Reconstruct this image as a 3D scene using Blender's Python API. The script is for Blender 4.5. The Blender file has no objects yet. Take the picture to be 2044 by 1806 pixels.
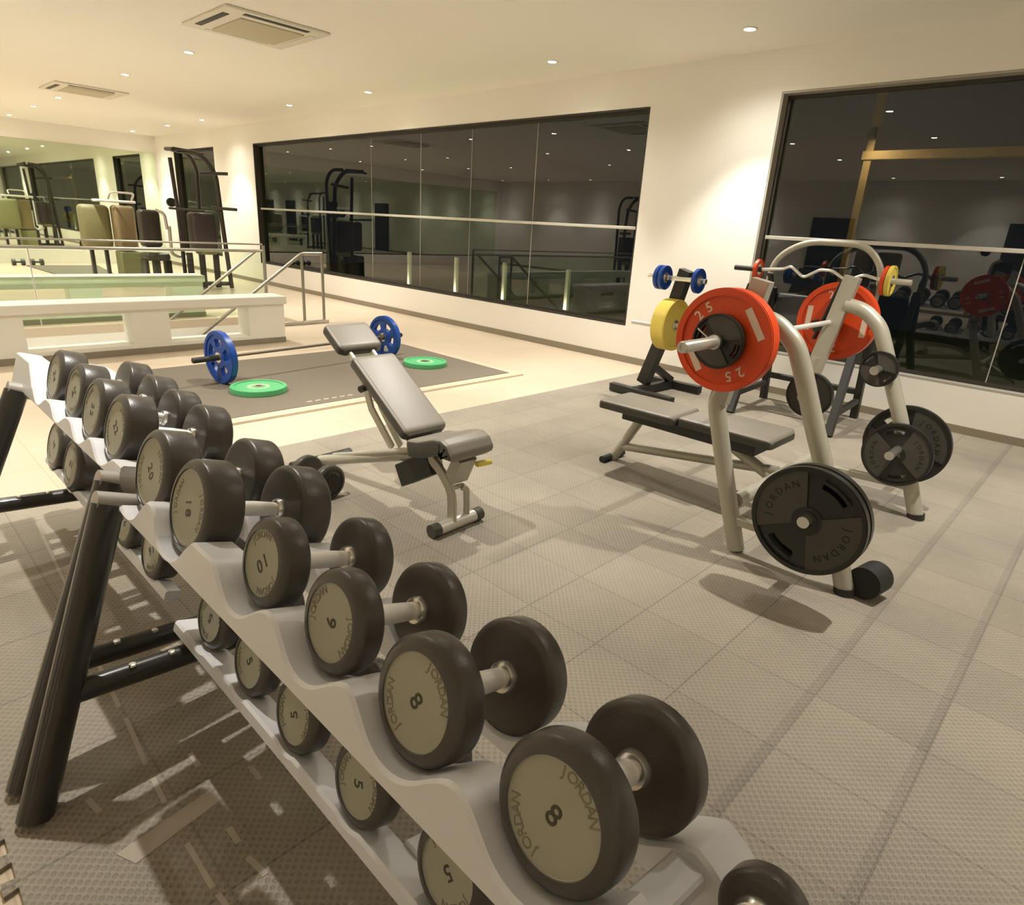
import bpy, bmesh, math, random
from mathutils import Vector, Matrix
random.seed(7)
PI = math.pi
scn = bpy.context.scene
COL = scn.collection

# ------------------------------------------------------------------ camera
CAM_F, CAM_YAW, CAM_PITCH, CAM_ROLL, CAM_H = 1265.87, math.radians(46.9046), math.radians(19.4779), math.radians(3.48643), 1.42
def cam_axes():
    f = Vector((math.sin(CAM_YAW)*math.cos(CAM_PITCH), math.cos(CAM_YAW)*math.cos(CAM_PITCH), -math.sin(CAM_PITCH)))
    r0 = Vector((math.cos(CAM_YAW), -math.sin(CAM_YAW), 0)); u0 = r0.cross(f)
    c, s = math.cos(CAM_ROLL), math.sin(CAM_ROLL)
    return r0*c + u0*s, u0*c - r0*s, f
cr, cu, cf = cam_axes()
cd = bpy.data.cameras.new('camera'); cam = bpy.data.objects.new('camera', cd); COL.objects.link(cam)
m = Matrix.Identity(4)
for i in range(3): m[i][0], m[i][1], m[i][2] = cr[i], cu[i], -cf[i]
m.translation = Vector((0, 0, CAM_H)); cam.matrix_world = m
cd.sensor_fit = 'HORIZONTAL'; cd.sensor_width = 36; cd.lens = 36*CAM_F/2044; cd.clip_start = .02; cd.clip_end = 200
scn.camera = cam

# ------------------------------------------------------------------ world, light levels, exposure
w = bpy.data.worlds.new('night'); scn.world = w; w.use_nodes = True
w.node_tree.nodes['Background'].inputs[0].default_value = (.012, .014, .018, 1)
w.node_tree.nodes['Background'].inputs[1].default_value = .35
scn.view_settings.view_transform = 'Standard'; scn.view_settings.look = 'None'
scn.view_settings.exposure = 0.74; scn.view_settings.gamma = 1
scn.view_settings.use_curve_mapping = False
WARM = (1.0, .95, .87)
SPOT_W, FLOOD_W = 135.0, 56.0
CEIL = 3.08
LIGHT_Y = [-3.2, .2, 2.92, 5.08, 8.46, 10.7, 14.25, 16.1, 18.4]
LIGHT_X = [5.68, 3.30, .92, -1.5, -5.3]  # last row is unseen, added near the left wall to bounce light onto the ceiling

# ------------------------------------------------------------------ materials
MATS = {}
def mat(name, col=(.8, .8, .8), rough=.5, metal=0.0, bump=0, bscale=40, var=0, spec=.5, emit=None, es=0, coat=0):
    m = bpy.data.materials.new(name); m.use_nodes = True; MATS[name] = m
    nt = m.node_tree; b = nt.nodes['Principled BSDF']
    b.inputs['Base Color'].default_value = (*col, 1); b.inputs['Roughness'].default_value = rough
    b.inputs['Metallic'].default_value = metal; b.inputs['Specular IOR Level'].default_value = spec
    b.inputs['Coat Weight'].default_value = coat
    if emit: b.inputs['Emission Color'].default_value = (*emit, 1); b.inputs['Emission Strength'].default_value = es
    if bump or var:
        tc = nt.nodes.new('ShaderNodeTexCoord'); n = nt.nodes.new('ShaderNodeTexNoise')
        n.inputs['Scale'].default_value = bscale; n.inputs['Detail'].default_value = 4
        nt.links.new(tc.outputs['Object'], n.inputs['Vector'])
        if bump:
            bp = nt.nodes.new('ShaderNodeBump'); bp.inputs['Strength'].default_value = bump; bp.inputs['Distance'].default_value = .01
            nt.links.new(n.outputs['Fac'], bp.inputs['Height']); nt.links.new(bp.outputs['Normal'], b.inputs['Normal'])
        if var:
            mx = nt.nodes.new('ShaderNodeMix'); mx.data_type = 'RGBA'
            mx.inputs[6].default_value = (*[c*(1-var) for c in col], 1); mx.inputs[7].default_value = (*[min(1, c*(1+var)) for c in col], 1)
            nt.links.new(n.outputs['Fac'], mx.inputs[0]); nt.links.new(mx.outputs[2], b.inputs['Base Color'])
    return m
M = MATS
mat('wall_paint', (.86, .83, .76), .7, bump=.05, bscale=120)
mat('ceiling_paint', (.87, .84, .76), .8)
mat('white_panel', (.82, .80, .72), .45)
mat('baseboard', (.26, .22, .16), .5)
mat('grey_frame', (.40, .37, .31), .5, .1)
mat('dark_frame', (.035, .03, .022), .45)
mat('rail_metal', (.62, .60, .54), .35, .6)
mat('steel_rail', (.34, .32, .26), .35, .7)
mat('rack_grey', (.72, .73, .76), .42, .15, bump=.03, bscale=60)
mat('rack_bracket', (.40, .38, .34), .45, .2)
mat('black_gloss', (.028, .026, .022), .3, .0, coat=.3)
mat('black_satin', (.022, .02, .017), .5)
mat('black_dark', (.01, .01, .009), .6)
mat('rubber', (.062, .056, .049), .33, bump=.08, bscale=220, var=.08)
mat('rubber_dark', (.02, .018, .015), .5)
mat('chrome', (.80, .78, .73), .22, .9)
mat('knurl', (.92, .91, .88), .38, .45, bump=.25, bscale=900)
mat('endplate', (.37, .365, .29), .55, var=.08, bscale=14)
mat('endplate_print', (.21, .195, .13), .6)
mat('endplate_number', (.06, .055, .03), .6)
mat('endplate_red', (.35, .10, .06), .6)
mat('press_paint', (.46, .44, .36), .38, .25)
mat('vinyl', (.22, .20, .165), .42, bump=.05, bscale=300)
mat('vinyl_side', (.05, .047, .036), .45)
mat('plate_black', (.022, .021, .017), .35, bump=.05, bscale=150)
mat('plate_face', (.060, .055, .045), .5, bump=.08, bscale=180)
mat('plate_red', (.72, .072, .012), .38)
mat('plate_blue', (.003, .055, .30), .35)
mat('plate_green', (.10, .46, .19), .45)
mat('plate_green_light', (.38, .64, .36), .45)
mat('plate_yellow', (.72, .56, .10), .4)
mat('plate_orange', (.75, .22, .04), .4)
mat('print_white', (.80, .62, .48), .5)
mat('yellow_knob', (.75, .62, .08), .4)
mat('mat_black', (.165, .14, .105), .8, bump=.15, bscale=140, var=.18)
mat('border_wood', (.60, .50, .37), .45, var=.08, bscale=3)
mat('tape', (.42, .37, .30), .6, var=.1, bscale=20)
mat('tape_pale', (.62, .56, .46), .6)
mat('ac_white', (.74, .70, .60), .5)
mat('ac_tan', (.52, .46, .33), .6)
mat('lamp', (1, 1, 1), .5, emit=(1, .90, .74), es=40)
mat('worn_steel', (.16, .135, .10), .5, .3)
mat('lawn', (.15, .20, .07), .9, bump=.6, bscale=60, var=.6)
mat('tan_leather', (.22, .17, .085), .45)
mat('olive', (.22, .21, .10), .5)
mat('machine_dark', (.035, .028, .022), .4)
mat('shroud', (.045, .035, .035), .35)
mat('door_dark', (.03, .027, .022), .5)
mat('stair', (.42, .36, .27), .6)

def nodes(name):
    m = bpy.data.materials.new(name); m.use_nodes = True; MATS[name] = m
    return m, m.node_tree, m.node_tree.nodes['Principled BSDF']

def rubber_tiles():
    m, nt, b = nodes('rubber_tiles')
    N = nt.nodes.new; L = nt.links.new
    tc = N('ShaderNodeTexCoord'); sx = N('ShaderNodeSeparateXYZ'); L(tc.outputs['Object'], sx.inputs[0])
    def mth(op, a, b2=None, c=None):
        n = N('ShaderNodeMath'); n.operation = op
        for i, v in enumerate((a, b2, c)):
            if v is None: continue
            if hasattr(v, 'is_linked') or hasattr(v, 'links'): L(v, n.inputs[i])
            else: n.inputs[i].default_value = v
        return n.outputs[0]
    T = .3345
    tx = mth('DIVIDE', mth('SUBTRACT', sx.outputs[0], 1.343), T); ty = mth('DIVIDE', mth('SUBTRACT', sx.outputs[1], .09), .3335)
    def seam(t):
        f = mth('FRACT', t); d = mth('MINIMUM', f, mth('SUBTRACT', 1.0, f))
        return mth('LESS_THAN', d, .010)
    sY = seam(ty); sX = seam(tx)
    # two wide joints
    def band(v, c, h_): return mth('LESS_THAN', mth('ABSOLUTE', mth('SUBTRACT', v, c)), h_)
    wide = mth('MAXIMUM', band(sx.outputs[1], .105, .0135), band(sx.outputs[1], .44, .0135))
    seams = mth('MAXIMUM', sY, mth('MULTIPLY', sX, .8))
    a = .0240
    def dots(ox, oy):
        fx = mth('SUBTRACT', mth('FRACT', mth('ADD', mth('DIVIDE', sx.outputs[0], a), ox)), .5)
        fy = mth('SUBTRACT', mth('FRACT', mth('ADD', mth('DIVIDE', sx.outputs[1], a), oy)), .5)
        d = mth('SQRT', mth('ADD', mth('MULTIPLY', fx, fx), mth('MULTIPLY', fy, fy)))
        r = N('ShaderNodeMapRange'); L(d, r.inputs[0]); r.inputs[1].default_value = .14; r.inputs[2].default_value = .30
        r.inputs[3].default_value = 1; r.inputs[4].default_value = 0
        return r.outputs[0]
    dd = mth('MAXIMUM', dots(0, 0), dots(.5, .5))
    no = N('ShaderNodeTexNoise'); no.inputs['Scale'].default_value = 1.6; no.inputs['Detail'].default_value = 6; L(tc.outputs['Object'], no.inputs['Vector'])
    wn = N('ShaderNodeTexWhiteNoise'); wn.noise_dimensions = '2D'; cb = N('ShaderNodeCombineXYZ')
    L(mth('FLOOR', tx), cb.inputs[0]); L(mth('FLOOR', ty), cb.inputs[1]); L(cb.outputs[0], wn.inputs['Vector'])
    ramp = N('ShaderNodeMix'); ramp.data_type = 'RGBA'
    ramp.inputs[6].default_value = (.155, .135, .105, 1); ramp.inputs[7].default_value = (.405, .358, .285, 1)
    L(mth('ADD', mth('MULTIPLY', no.outputs['Fac'], .84), mth('MULTIPLY', wn.outputs['Value'], .16)), ramp.inputs[0])
    mul = N('ShaderNodeMix'); mul.data_type = 'RGBA'; mul.blend_type = 'MULTIPLY'; mul.inputs[0].default_value = 1
    L(ramp.outputs[2], mul.inputs[6])
    v = mth('SUBTRACT', mth('SUBTRACT', 1.08, mth('MULTIPLY', dd, .22)), mth('ADD', mth('MULTIPLY', seams, .30), mth('MULTIPLY', wide, .16)))
    cc = N('ShaderNodeCombineColor'); L(v, cc.inputs[0]); L(v, cc.inputs[1]); L(v, cc.inputs[2]); L(cc.outputs[0], mul.inputs[7])
    L(mul.outputs[2], b.inputs['Base Color'])
    bp = N('ShaderNodeBump'); bp.inputs['Strength'].default_value = .5; bp.inputs['Distance'].default_value = .003
    L(mth('SUBTRACT', mth('SUBTRACT', 1.0, dd), seams), bp.inputs['Height']); L(bp.outputs[0], b.inputs['Normal'])
    b.inputs['Roughness'].default_value = .55
rubber_tiles()

def pale_floor():
    m, nt, b = nodes('pale_floor')
    N = nt.nodes.new; L = nt.links.new
    tc = N('ShaderNodeTexCoord')
    br = N('ShaderNodeTexBrick'); br.offset = 0; br.inputs['Scale'].default_value = 1.0
    br.inputs['Brick Width'].default_value = .6; br.inputs['Row Height'].default_value = .6; br.inputs['Mortar Size'].default_value = .003
    br.inputs['Color1'].default_value = (.60, .50, .375, 1); br.inputs['Color2'].default_value = (.62, .52, .395, 1); br.inputs['Mortar'].default_value = (.50, .41, .30, 1)
    L(tc.outputs['Object'], br.inputs['Vector'])
    no = N('ShaderNodeTexNoise'); no.inputs['Scale'].default_value = .9; no.inputs['Detail'].default_value = 5; L(tc.outputs['Object'], no.inputs['Vector'])
    mx = N('ShaderNodeMix'); mx.data_type = 'RGBA'; mx.blend_type = 'MULTIPLY'; mx.inputs[0].default_value = .5
    L(br.outputs['Color'], mx.inputs[6]); L(no.outputs['Fac'], mx.inputs[7])
    rr = N('ShaderNodeMapRange'); rr.inputs[3].default_value = .85; rr.inputs[4].default_value = 1.15; L(no.outputs['Fac'], rr.inputs[0])
    cc = N('ShaderNodeCombineColor')
    for i in range(3): L(rr.outputs[0], cc.inputs[i])
    L(cc.outputs[0], mx.inputs[7]); mx.inputs[0].default_value = 1
    L(mx.outputs[2], b.inputs['Base Color']); b.inputs['Roughness'].default_value = .32
pale_floor()

def glass(name, tint, ior, rough=0.0):
    m = bpy.data.materials.new(name); m.use_nodes = True; MATS[name] = m; nt = m.node_tree
    for n in list(nt.nodes):
        if n.type != 'OUTPUT_MATERIAL': nt.nodes.remove(n)
    o = nt.nodes[0]
    t = nt.nodes.new('ShaderNodeBsdfTransparent'); t.inputs[0].default_value = (*tint, 1)
    g = nt.nodes.new('ShaderNodeBsdfGlossy'); g.inputs['Roughness'].default_value = rough
    f = nt.nodes.new('ShaderNodeFresnel'); f.inputs[0].default_value = ior
    mx = nt.nodes.new('ShaderNodeMixShader')
    ge = nt.nodes.new('ShaderNodeNewGeometry'); iv = nt.nodes.new('ShaderNodeMath'); iv.operation = 'SUBTRACT'; iv.inputs[0].default_value = 1; nt.links.new(ge.outputs['Backfacing'], iv.inputs[1])
    ml = nt.nodes.new('ShaderNodeMath'); ml.operation = 'MULTIPLY'; nt.links.new(f.outputs[0], ml.inputs[0]); nt.links.new(iv.outputs[0], ml.inputs[1])
    nt.links.new(ml.outputs[0], mx.inputs[0]); nt.links.new(t.outputs[0], mx.inputs[1]); nt.links.new(g.outputs[0], mx.inputs[2])
    nt.links.new(mx.outputs[0], o.inputs[0])
glass('window_glass', (.80, .83, .77), 1.85)
glass('balustrade_glass', (.90, .955, .88), 1.45)
m_, nt_, b_ = nodes('mirror_glass')
b_.inputs['Base Color'].default_value = (.74, .84, .66, 1); b_.inputs['Metallic'].default_value = 1; b_.inputs['Roughness'].default_value = .02

# ------------------------------------------------------------------ mesh builder
class MB:
    def __init__(s): s.v = []; s.f = []; s.m = []
    def add(s, vs, fs, mi=0, T=None):
        o = len(s.v)
        for p in vs:
            p = Vector(p); s.v.append(T @ p if T else p)
        for f in fs: s.f.append([i+o for i in f]); s.m.append(mi)
        return s
    def box(s, lo, hi, mi=0, T=None):
        x0, y0, z0 = lo; x1, y1, z1 = hi
        return s.add([(x0,y0,z0),(x1,y0,z0),(x1,y1,z0),(x0,y1,z0),(x0,y0,z1),(x1,y0,z1),(x1,y1,z1),(x0,y1,z1)],
              [(0,3,2,1),(4,5,6,7),(0,1,5,4),(1,2,6,5),(2,3,7,6),(3,0,4,7)], mi, T)
    def rbox(s, c, size, r=.01, mi=0, T=None, seg=3):
        bm = bmesh.new(); bmesh.ops.create_cube(bm, size=1)
        for v in bm.verts: v.co = Vector((v.co.x*size[0]+c[0], v.co.y*size[1]+c[1], v.co.z*size[2]+c[2]))
        bmesh.ops.bevel(bm, geom=bm.edges[:], offset=r, segments=seg, affect='EDGES', profile=.5)
        bm.verts.index_update()
        s.add([v.co.copy() for v in bm.verts], [[v.index for v in f.verts] for f in bm.faces], mi, T); bm.free(); return s
    def sweep(s, pts, section, mi=0, up=Vector((0, 0, 1)), closed=False):
        pts = [Vector(p) for p in pts]; n = len(pts); k = len(section); rings = []
        prev = None
        for i, p in enumerate(pts):
            a = pts[i-1] if i else (pts[-1] if closed else p); b = pts[i+1] if i < n-1 else (pts[0] if closed else p)
            d = (b-a)
            if i and i < n-1:
                d = (pts[i]-pts[i-1]).normalized() + (pts[i+1]-pts[i]).normalized()
            d.normalize()
            u = prev if prev is not None else up
            x = u - d*u.dot(d)
            if x.length < 1e-3: x = Vector((1, .01, 0)) - d*d.x
            x.normalize(); prev = x; y = d.cross(x)
            rings.append([p + x*q[0] + y*q[1] for q in section])
        vs = [q for r in rings for q in r]; fs = []
        for i in range(n if closed else n-1):
            for j in range(k):
                a = i*k+j; b = i*k+(j+1) % k; c = ((i+1) % n)*k+(j+1) % k; d = ((i+1) % n)*k+j
                fs.append((a, b, c, d))
        if not closed: fs.append(tuple(range(k-1, -1, -1))); fs.append(tuple(range((n-1)*k, n*k)))
        return s.add(vs, fs, mi)
    def tube(s, pts, r, mi=0, seg=14, ry=None, up=Vector((0, 0, 1)), closed=False):
        ry = ry or r
        return s.sweep(pts, [(r*math.cos(2*PI*j/seg), ry*math.sin(2*PI*j/seg)) for j in range(seg)], mi, up, closed)
    def bar(s, pts, a, b, mi=0, up=Vector((0, 0, 1)), ch=.004):
        a /= 2; b /= 2
        sec = [(a-ch, -b), (a, -b+ch), (a, b-ch), (a-ch, b), (-a+ch, b), (-a, b-ch), (-a, -b+ch), (-a+ch, -b)]
        return s.sweep(pts, sec, mi, up)
    def lathe(s, prof, mi=0, T=None, seg=48, axis='X', mis=None, cap=True):
        vs = []; fs = []
        for (x, r) in prof:
            for j in range(seg):
                a = 2*PI*j/seg; vs.append((x, r*math.cos(a), r*math.sin(a)))
        for i in range(len(prof)-1):
            s_f = []
            for j in range(seg):
                s_f.append((i*seg+j, (i+1)*seg+j, (i+1)*seg+(j+1) % seg, i*seg+(j+1) % seg))
            fs.append(s_f)
        o = len(s.v)
        R = Matrix.Identity(4)
        if axis == 'Y': R = Matrix.Rotation(PI/2, 4, 'Z')
        if axis == 'Z': R = Matrix.Rotation(-PI/2, 4, 'Y')
        TT = (T or Matrix.Identity(4)) @ R
        for p in vs: s.v.append(TT @ Vector(p))
        for i, g in enumerate(fs):
            mm = mis[i] if mis else mi
            for f in g: s.f.append([q+o for q in f]); s.m.append(mm)
        if cap:
            if prof[0][1] > 1e-6: s.f.append([o+j for j in range(seg)]); s.m.append(mis[0] if mis else mi)
            n = len(prof)-1
            if prof[-1][1] > 1e-6: s.f.append([o+n*seg+j for j in range(seg-1, -1, -1)]); s.m.append(mis[-1] if mis else mi)
        return s
    def build(s, name, mats, parent=None, loc=None, smooth=40, off=None):
        me = bpy.data.meshes.new(name)
        o3 = Vector(off) if off else Vector((0, 0, 0))
        me.from_pydata([tuple(v-o3) for v in s.v], [], s.f)
        if not isinstance(mats, (list, tuple)): mats = [mats]
        for mm in mats: me.materials.append(MATS[mm])
        for p, mi in zip(me.polygons, s.m): p.material_index = mi; p.use_smooth = bool(smooth)
        bm = bmesh.new(); bm.from_mesh(me); bmesh.ops.remove_doubles(bm, verts=bm.verts, dist=1e-6)
        bmesh.ops.recalc_face_normals(bm, faces=bm.faces); bm.to_mesh(me); bm.free()
        if smooth: me.set_sharp_from_angle(angle=math.radians(smooth))
        ob = bpy.data.objects.new(name, me); COL.objects.link(ob)
        if parent is not None: ob.parent = parent
        if loc: ob.location = loc
        return ob

def fillet(pts, rad, n=8):
    pts = [Vector(p) for p in pts]; out = [pts[0]]
    for i in range(1, len(pts)-1):
        a, p, b = pts[i-1], pts[i], pts[i+1]
        d1 = (a-p); d2 = (b-p); r = min(rad, d1.length*.49, d2.length*.49)
        s, e = p+d1.normalized()*r, p+d2.normalized()*r
        for k in range(n+1):
            t = k/n; out.append(s*(1-t)**2 + p*2*t*(1-t) + e*t*t)
    out.append(pts[-1]); return out

def tag(o, label, cat, group=None):
    o['label'] = label; o['category'] = cat
    if group: o['group'] = group
    return o
def thing(name, label, cat, loc=(0, 0, 0), group=None):
    o = bpy.data.objects.new(name, None); COL.objects.link(o); o.location = loc; o.empty_display_size = .05
    return tag(o, label, cat, group)
def struct(o): o['kind'] = 'structure'; return o
def kids(o): return [c for c in bpy.data.objects if c.parent == o]
def dup(root, label, group=None):
    def cp(o, par):
        c = o.copy(); COL.objects.link(c)
        if par is not None: c.parent = par
        for k in kids(o): cp(k, c)
        return c
    r = cp(root, None); r['label'] = label
    if group: r['group'] = group
    return r

# glyphs -----------------------------------------------------------
GL = {}
def glyph(ch):
    if ch not in GL:
        cv = bpy.data.curves.new('g', 'FONT'); cv.body = ch; cv.size = 1; cv.extrude = .03; cv.align_x = 'CENTER'; cv.align_y = 'CENTER'; cv.resolution_u = 3
        cv.offset = .01
        ob = bpy.data.objects.new('g', cv); COL.objects.link(ob)
        dg = bpy.context.evaluated_depsgraph_get(); me = ob.evaluated_get(dg).to_mesh()
        GL[ch] = ([v.co.copy() for v in me.vertices], [list(p.vertices) for p in me.polygons])
        bpy.data.objects.remove(ob); bpy.data.curves.remove(cv)
    return GL[ch]
def put_text(mb, text, x, r, ang, size, step, mi, depth=.0008, side=-1):
    """letters on a disc whose axis is X; side -1: read from the -X side. ang is the middle angle (deg, ccw seen by reader from reader's right)"""
    n = len(text)
    for i, ch in enumerate(text):
        if ch == ' ': continue
        a = math.radians(ang - (i-(n-1)/2)*step)
        gv, gf = glyph(ch)
        vs = []
        for v in gv:
            p = Vector((v.x*size, v.y*size))
            if r > 0:
                rot = a-PI/2; q = Vector((p.x*math.cos(rot)-p.y*math.sin(rot), p.x*math.sin(rot)+p.y*math.cos(rot)))
                q += Vector((math.cos(a), math.sin(a)))*r
            else:
                rot = math.radians(ang); p.x += (i-(n-1)/2)*size*.62
                q = Vector((p.x*math.cos(rot)-p.y*math.sin(rot), p.x*math.sin(rot)+p.y*math.cos(rot)))
            z = (v.z/.03)*depth
            vs.append((x + side*z, side*q.x, q.y))
        mb.add(vs, gf, mi)

# =================================================================== SETTING
X_W, Y_F, X_L, Y_B = 6.37, 19.1, -6.0, -6.0
WT = .28
W = [(-1.6, 2.86, .385, 2.73), (4.26, 13.58, .41, 2.71), (15.50, 17.86, .41, 2.72)]
mb = MB(); ys = Y_B
for (a, b, z0, z1) in W:
    mb.box((X_W, ys, -.02), (X_W+WT, a, CEIL)); mb.box((X_W, a, -.02), (X_W+WT, b, z0)); mb.box((X_W, a, z1), (X_W+WT, b, CEIL)); ys = b
mb.box((X_W, ys, -.02), (X_W+WT, Y_F+.3, CEIL))
struct(mb.build('wall_right', 'wall_paint', smooth=0))
struct(MB().box((X_L-.3, Y_F, -1.7), (X_W+WT, Y_F+.3, CEIL)).build('wall_far', 'wall_paint', smooth=0))
struct(MB().box((X_L-.3, Y_B-.3, -.02), (X_W+WT, Y_B, CEIL)).build('wall_near', 'wall_paint', smooth=0))
struct(MB().box((X_L-.3, Y_B, -1.7), (X_L, Y_F, CEIL)).build('wall_left', 'wall_paint', smooth=0))
struct(MB().box((X_L-.3, Y_B-.3, CEIL), (X_W+WT, Y_F+.3, CEIL+.12)).build('ceiling', 'ceiling_paint', smooth=0))

# pale floor with the stair opening
HX0, HX1, HY0, HY1, HZ = -3.0, 4.50, 7.46, 9.2, -1.1
mb = MB(); t0, t1 = -.12, -.012
mb.box((X_L, Y_B, t0), (X_W, HY0, t1)); mb.box((X_L, HY1, t0), (X_W, Y_F, t1)); mb.box((X_L, HY0, t0), (HX0, HY1, t1))
mb.box((HX1, HY0, t0), (X_W, HY1, t1))
mb.box((3.55, HY0, t0), (HX1, 8.28, t1))
struct(mb.build('floor', 'pale_floor', smooth=0))
mb = MB()
mb.box((HX0-.1, HY0-.1, HZ), (3.65, HY0, t0)); mb.box((HX0-.1, HY1, HZ), (HX1+.1, HY1+.1, t0)); mb.box((HX0-.1, HY0, HZ), (HX0, HY1, t0)); mb.box((HX1, 8.2, HZ), (HX1+.1, HY1, t0))
mb.box((HX0-.1, HY0-.1, HZ-.1), (HX1+.1, HY1+.1, HZ))
struct(mb.build('wall_stairwell', 'white_panel', smooth=0))
# stairs going down towards -X
mb = MB()
for i in range(5):
    x1 = HX1-.02-i*.27; z = -.17-.165*i
    mb.box((x1-.29, 8.30, z-.06), (x1, HY1-.01, z))
tag(mb.build('staircase', 'stair', smooth=0), 'beige steps going down behind the white parapet', 'stairs')

# rubber floor with jigsaw edge
mb = MB(); out = []
y = -5.9
out.append((.012, y))
while y < 3.66:
    out += [(.012, y+.028), (-.016, y+.022), (-.016, y+.062), (.012, y+.056)]
    y += .08
out += [(.012, 3.735), (6.355, 3.735), (6.355, -5.9)]
n = len(out)
vs = [(a, b, -.0115) for a, b in out]+[(a, b, 0) for a, b in out]
mb.add(vs, [list(range(n-1, -1, -1)), list(range(n, 2*n))]+[(i, (i+1) % n, n+(i+1) % n, n+i) for i in range(n)])
o = mb.build('trim_1', 'rubber_tiles', smooth=0); o.name = 'floor_rubber'; struct(o)

# baseboards
mb = MB(); mb.box((X_W-.014, Y_B+.01, -.01), (X_W-.0005, Y_F-.01, .065)); struct(mb.build('baseboard_right', 'baseboard', smooth=0))
mb = MB(); mb.box((X_L+.01, Y_F-.014, -.01), (X_W-.02, Y_F-.0005, .065)); struct(mb.build('baseboard_far', 'baseboard', smooth=0))
mb = MB(); mb.box((X_L+.0005, Y_B+.01, -.01), (X_L+.014, Y_F-.02, .065)); struct(mb.build('baseboard_left', 'baseboard', smooth=0))

# windows
def window(i, a, b, z0, z1, glassx, lining, frame, fw):
    r = struct(bpy.data.objects.new('window_%d' % i, None)); COL.objects.link(r); r.location = (X_W, a, z0)
    off = (X_W, a, z0); e = .002
    mb = MB()   # lining of the reveal
    t = .018
    mb.box((X_W+e, a+e, z0+e), (X_W+WT-.01, a+t, z1-e)); mb.box((X_W+e, b-t, z0+e), (X_W+WT-.01, b-e, z1-e))
    mb.box((X_W+e, a+t, z1-t), (X_W+WT-.01, b-t, z1-e)); mb.box((X_W+e, a+t, z0+e), (X_W+WT-.01, b-t, z0+t))
    mb.build('window_lining', lining, r, smooth=0, off=off)
    mb = MB(); gx = glassx
    a2, b2, c2, d2 = a+t+.001, b-t-.001, z0+t+.001, z1-t-.001
    mb.box((gx-.02, a2, c2), (gx+.03, a2+fw, d2)); mb.box((gx-.02, b2-fw, c2), (gx+.03, b2, d2))
    mb.box((gx-.02, a2+fw, c2), (gx+.03, b2-fw, c2+fw)); mb.box((gx-.02, a2+fw, d2-fw), (gx+.03, b2-fw, d2))
    mb.build('window_frame', frame, r, smooth=0, off=off)
    MB().box((gx, a2+fw, c2+fw), (gx+.002, b2-fw, d2-fw)).build('window_pane', 'window_glass', r, smooth=0, off=off)
    return r, off, (gx, a2+fw, b2-fw, c2+fw, d2-fw)
r1, of1, g1 = window(1, *W[0], 6.50, 'grey_frame', 'dark_frame', .03)
r2, of2, g2 = window(2, *W[1], 6.47, 'dark_frame', 'dark_frame', .03)
r3, of3, g3 = window(3, *W[2], 6.47, 'dark_frame', 'dark_frame', .035)
for r, of, g, zz in ((r1, of1, g1, 1.475), (r2, of2, g2, 1.495)):
    MB().bar([(g[0]-.035, g[1], zz), (g[0]-.035, g[2], zz)], .034, .03).build('transom_rail', 'rail_metal', r, smooth=0, off=of)
for r, of, g, yy in ((r1, of1, g1, [.74]), (r2, of2, g2, [9.58, 8.28, 7.15, 5.94])):
    for q in yy: MB().box((g[0]-.003, q-.004, g[3]), (g[0]-.001, q+.004, g[4])).build('glass_joint', 'grey_frame', r, smooth=0, off=of)

# mirror wall and its ledge
struct(MB().box((X_L+.05, Y_F-.16, -.01), (X_W-.02, Y_F-.002, .30)).build('trim_1', 'wall_paint', smooth=0))
mr = thing('wall_mirror', 'long green-tinted mirror covering the far wall above the white ledge', 'mirror', (0, Y_F-.01, .31))
MB().box((X_L+.3, Y_F-.012, .31), (X_W-.03, Y_F-.003, 2.69)).build('mirror_glass', 'mirror_glass', mr, smooth=0, off=(0, Y_F-.01, .31))
MB().box((X_L+.3, Y_F-.03, .30), (X_W-.03, Y_F-.013, .335)).build('bottom_channel', 'dark_frame', mr, smooth=0, off=(0, Y_F-.01, .31))

# doors on the left wall (seen in the window reflections)
for i, yy in enumerate((-1.0, 1.6, 6.0, 10.5)):
    r = struct(bpy.data.objects.new('door_%d' % (i+1), None)); COL.objects.link(r); r.location = (X_L, yy, 0)
    MB().box((0.001, 0, 0), (.04, .95, 2.1)).build('door_leaf', 'door_dark', r, smooth=0)
    mb = MB(); mb.box((.001, -.06, 0), (.06, -.002, 2.16)); mb.box((.001, .952, 0), (.06, 1.01, 2.16)); mb.box((.001, -.002, 2.102), (.06, .952, 2.16)); mb.build('door_frame', 'dark_frame', r, smooth=0)

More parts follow.
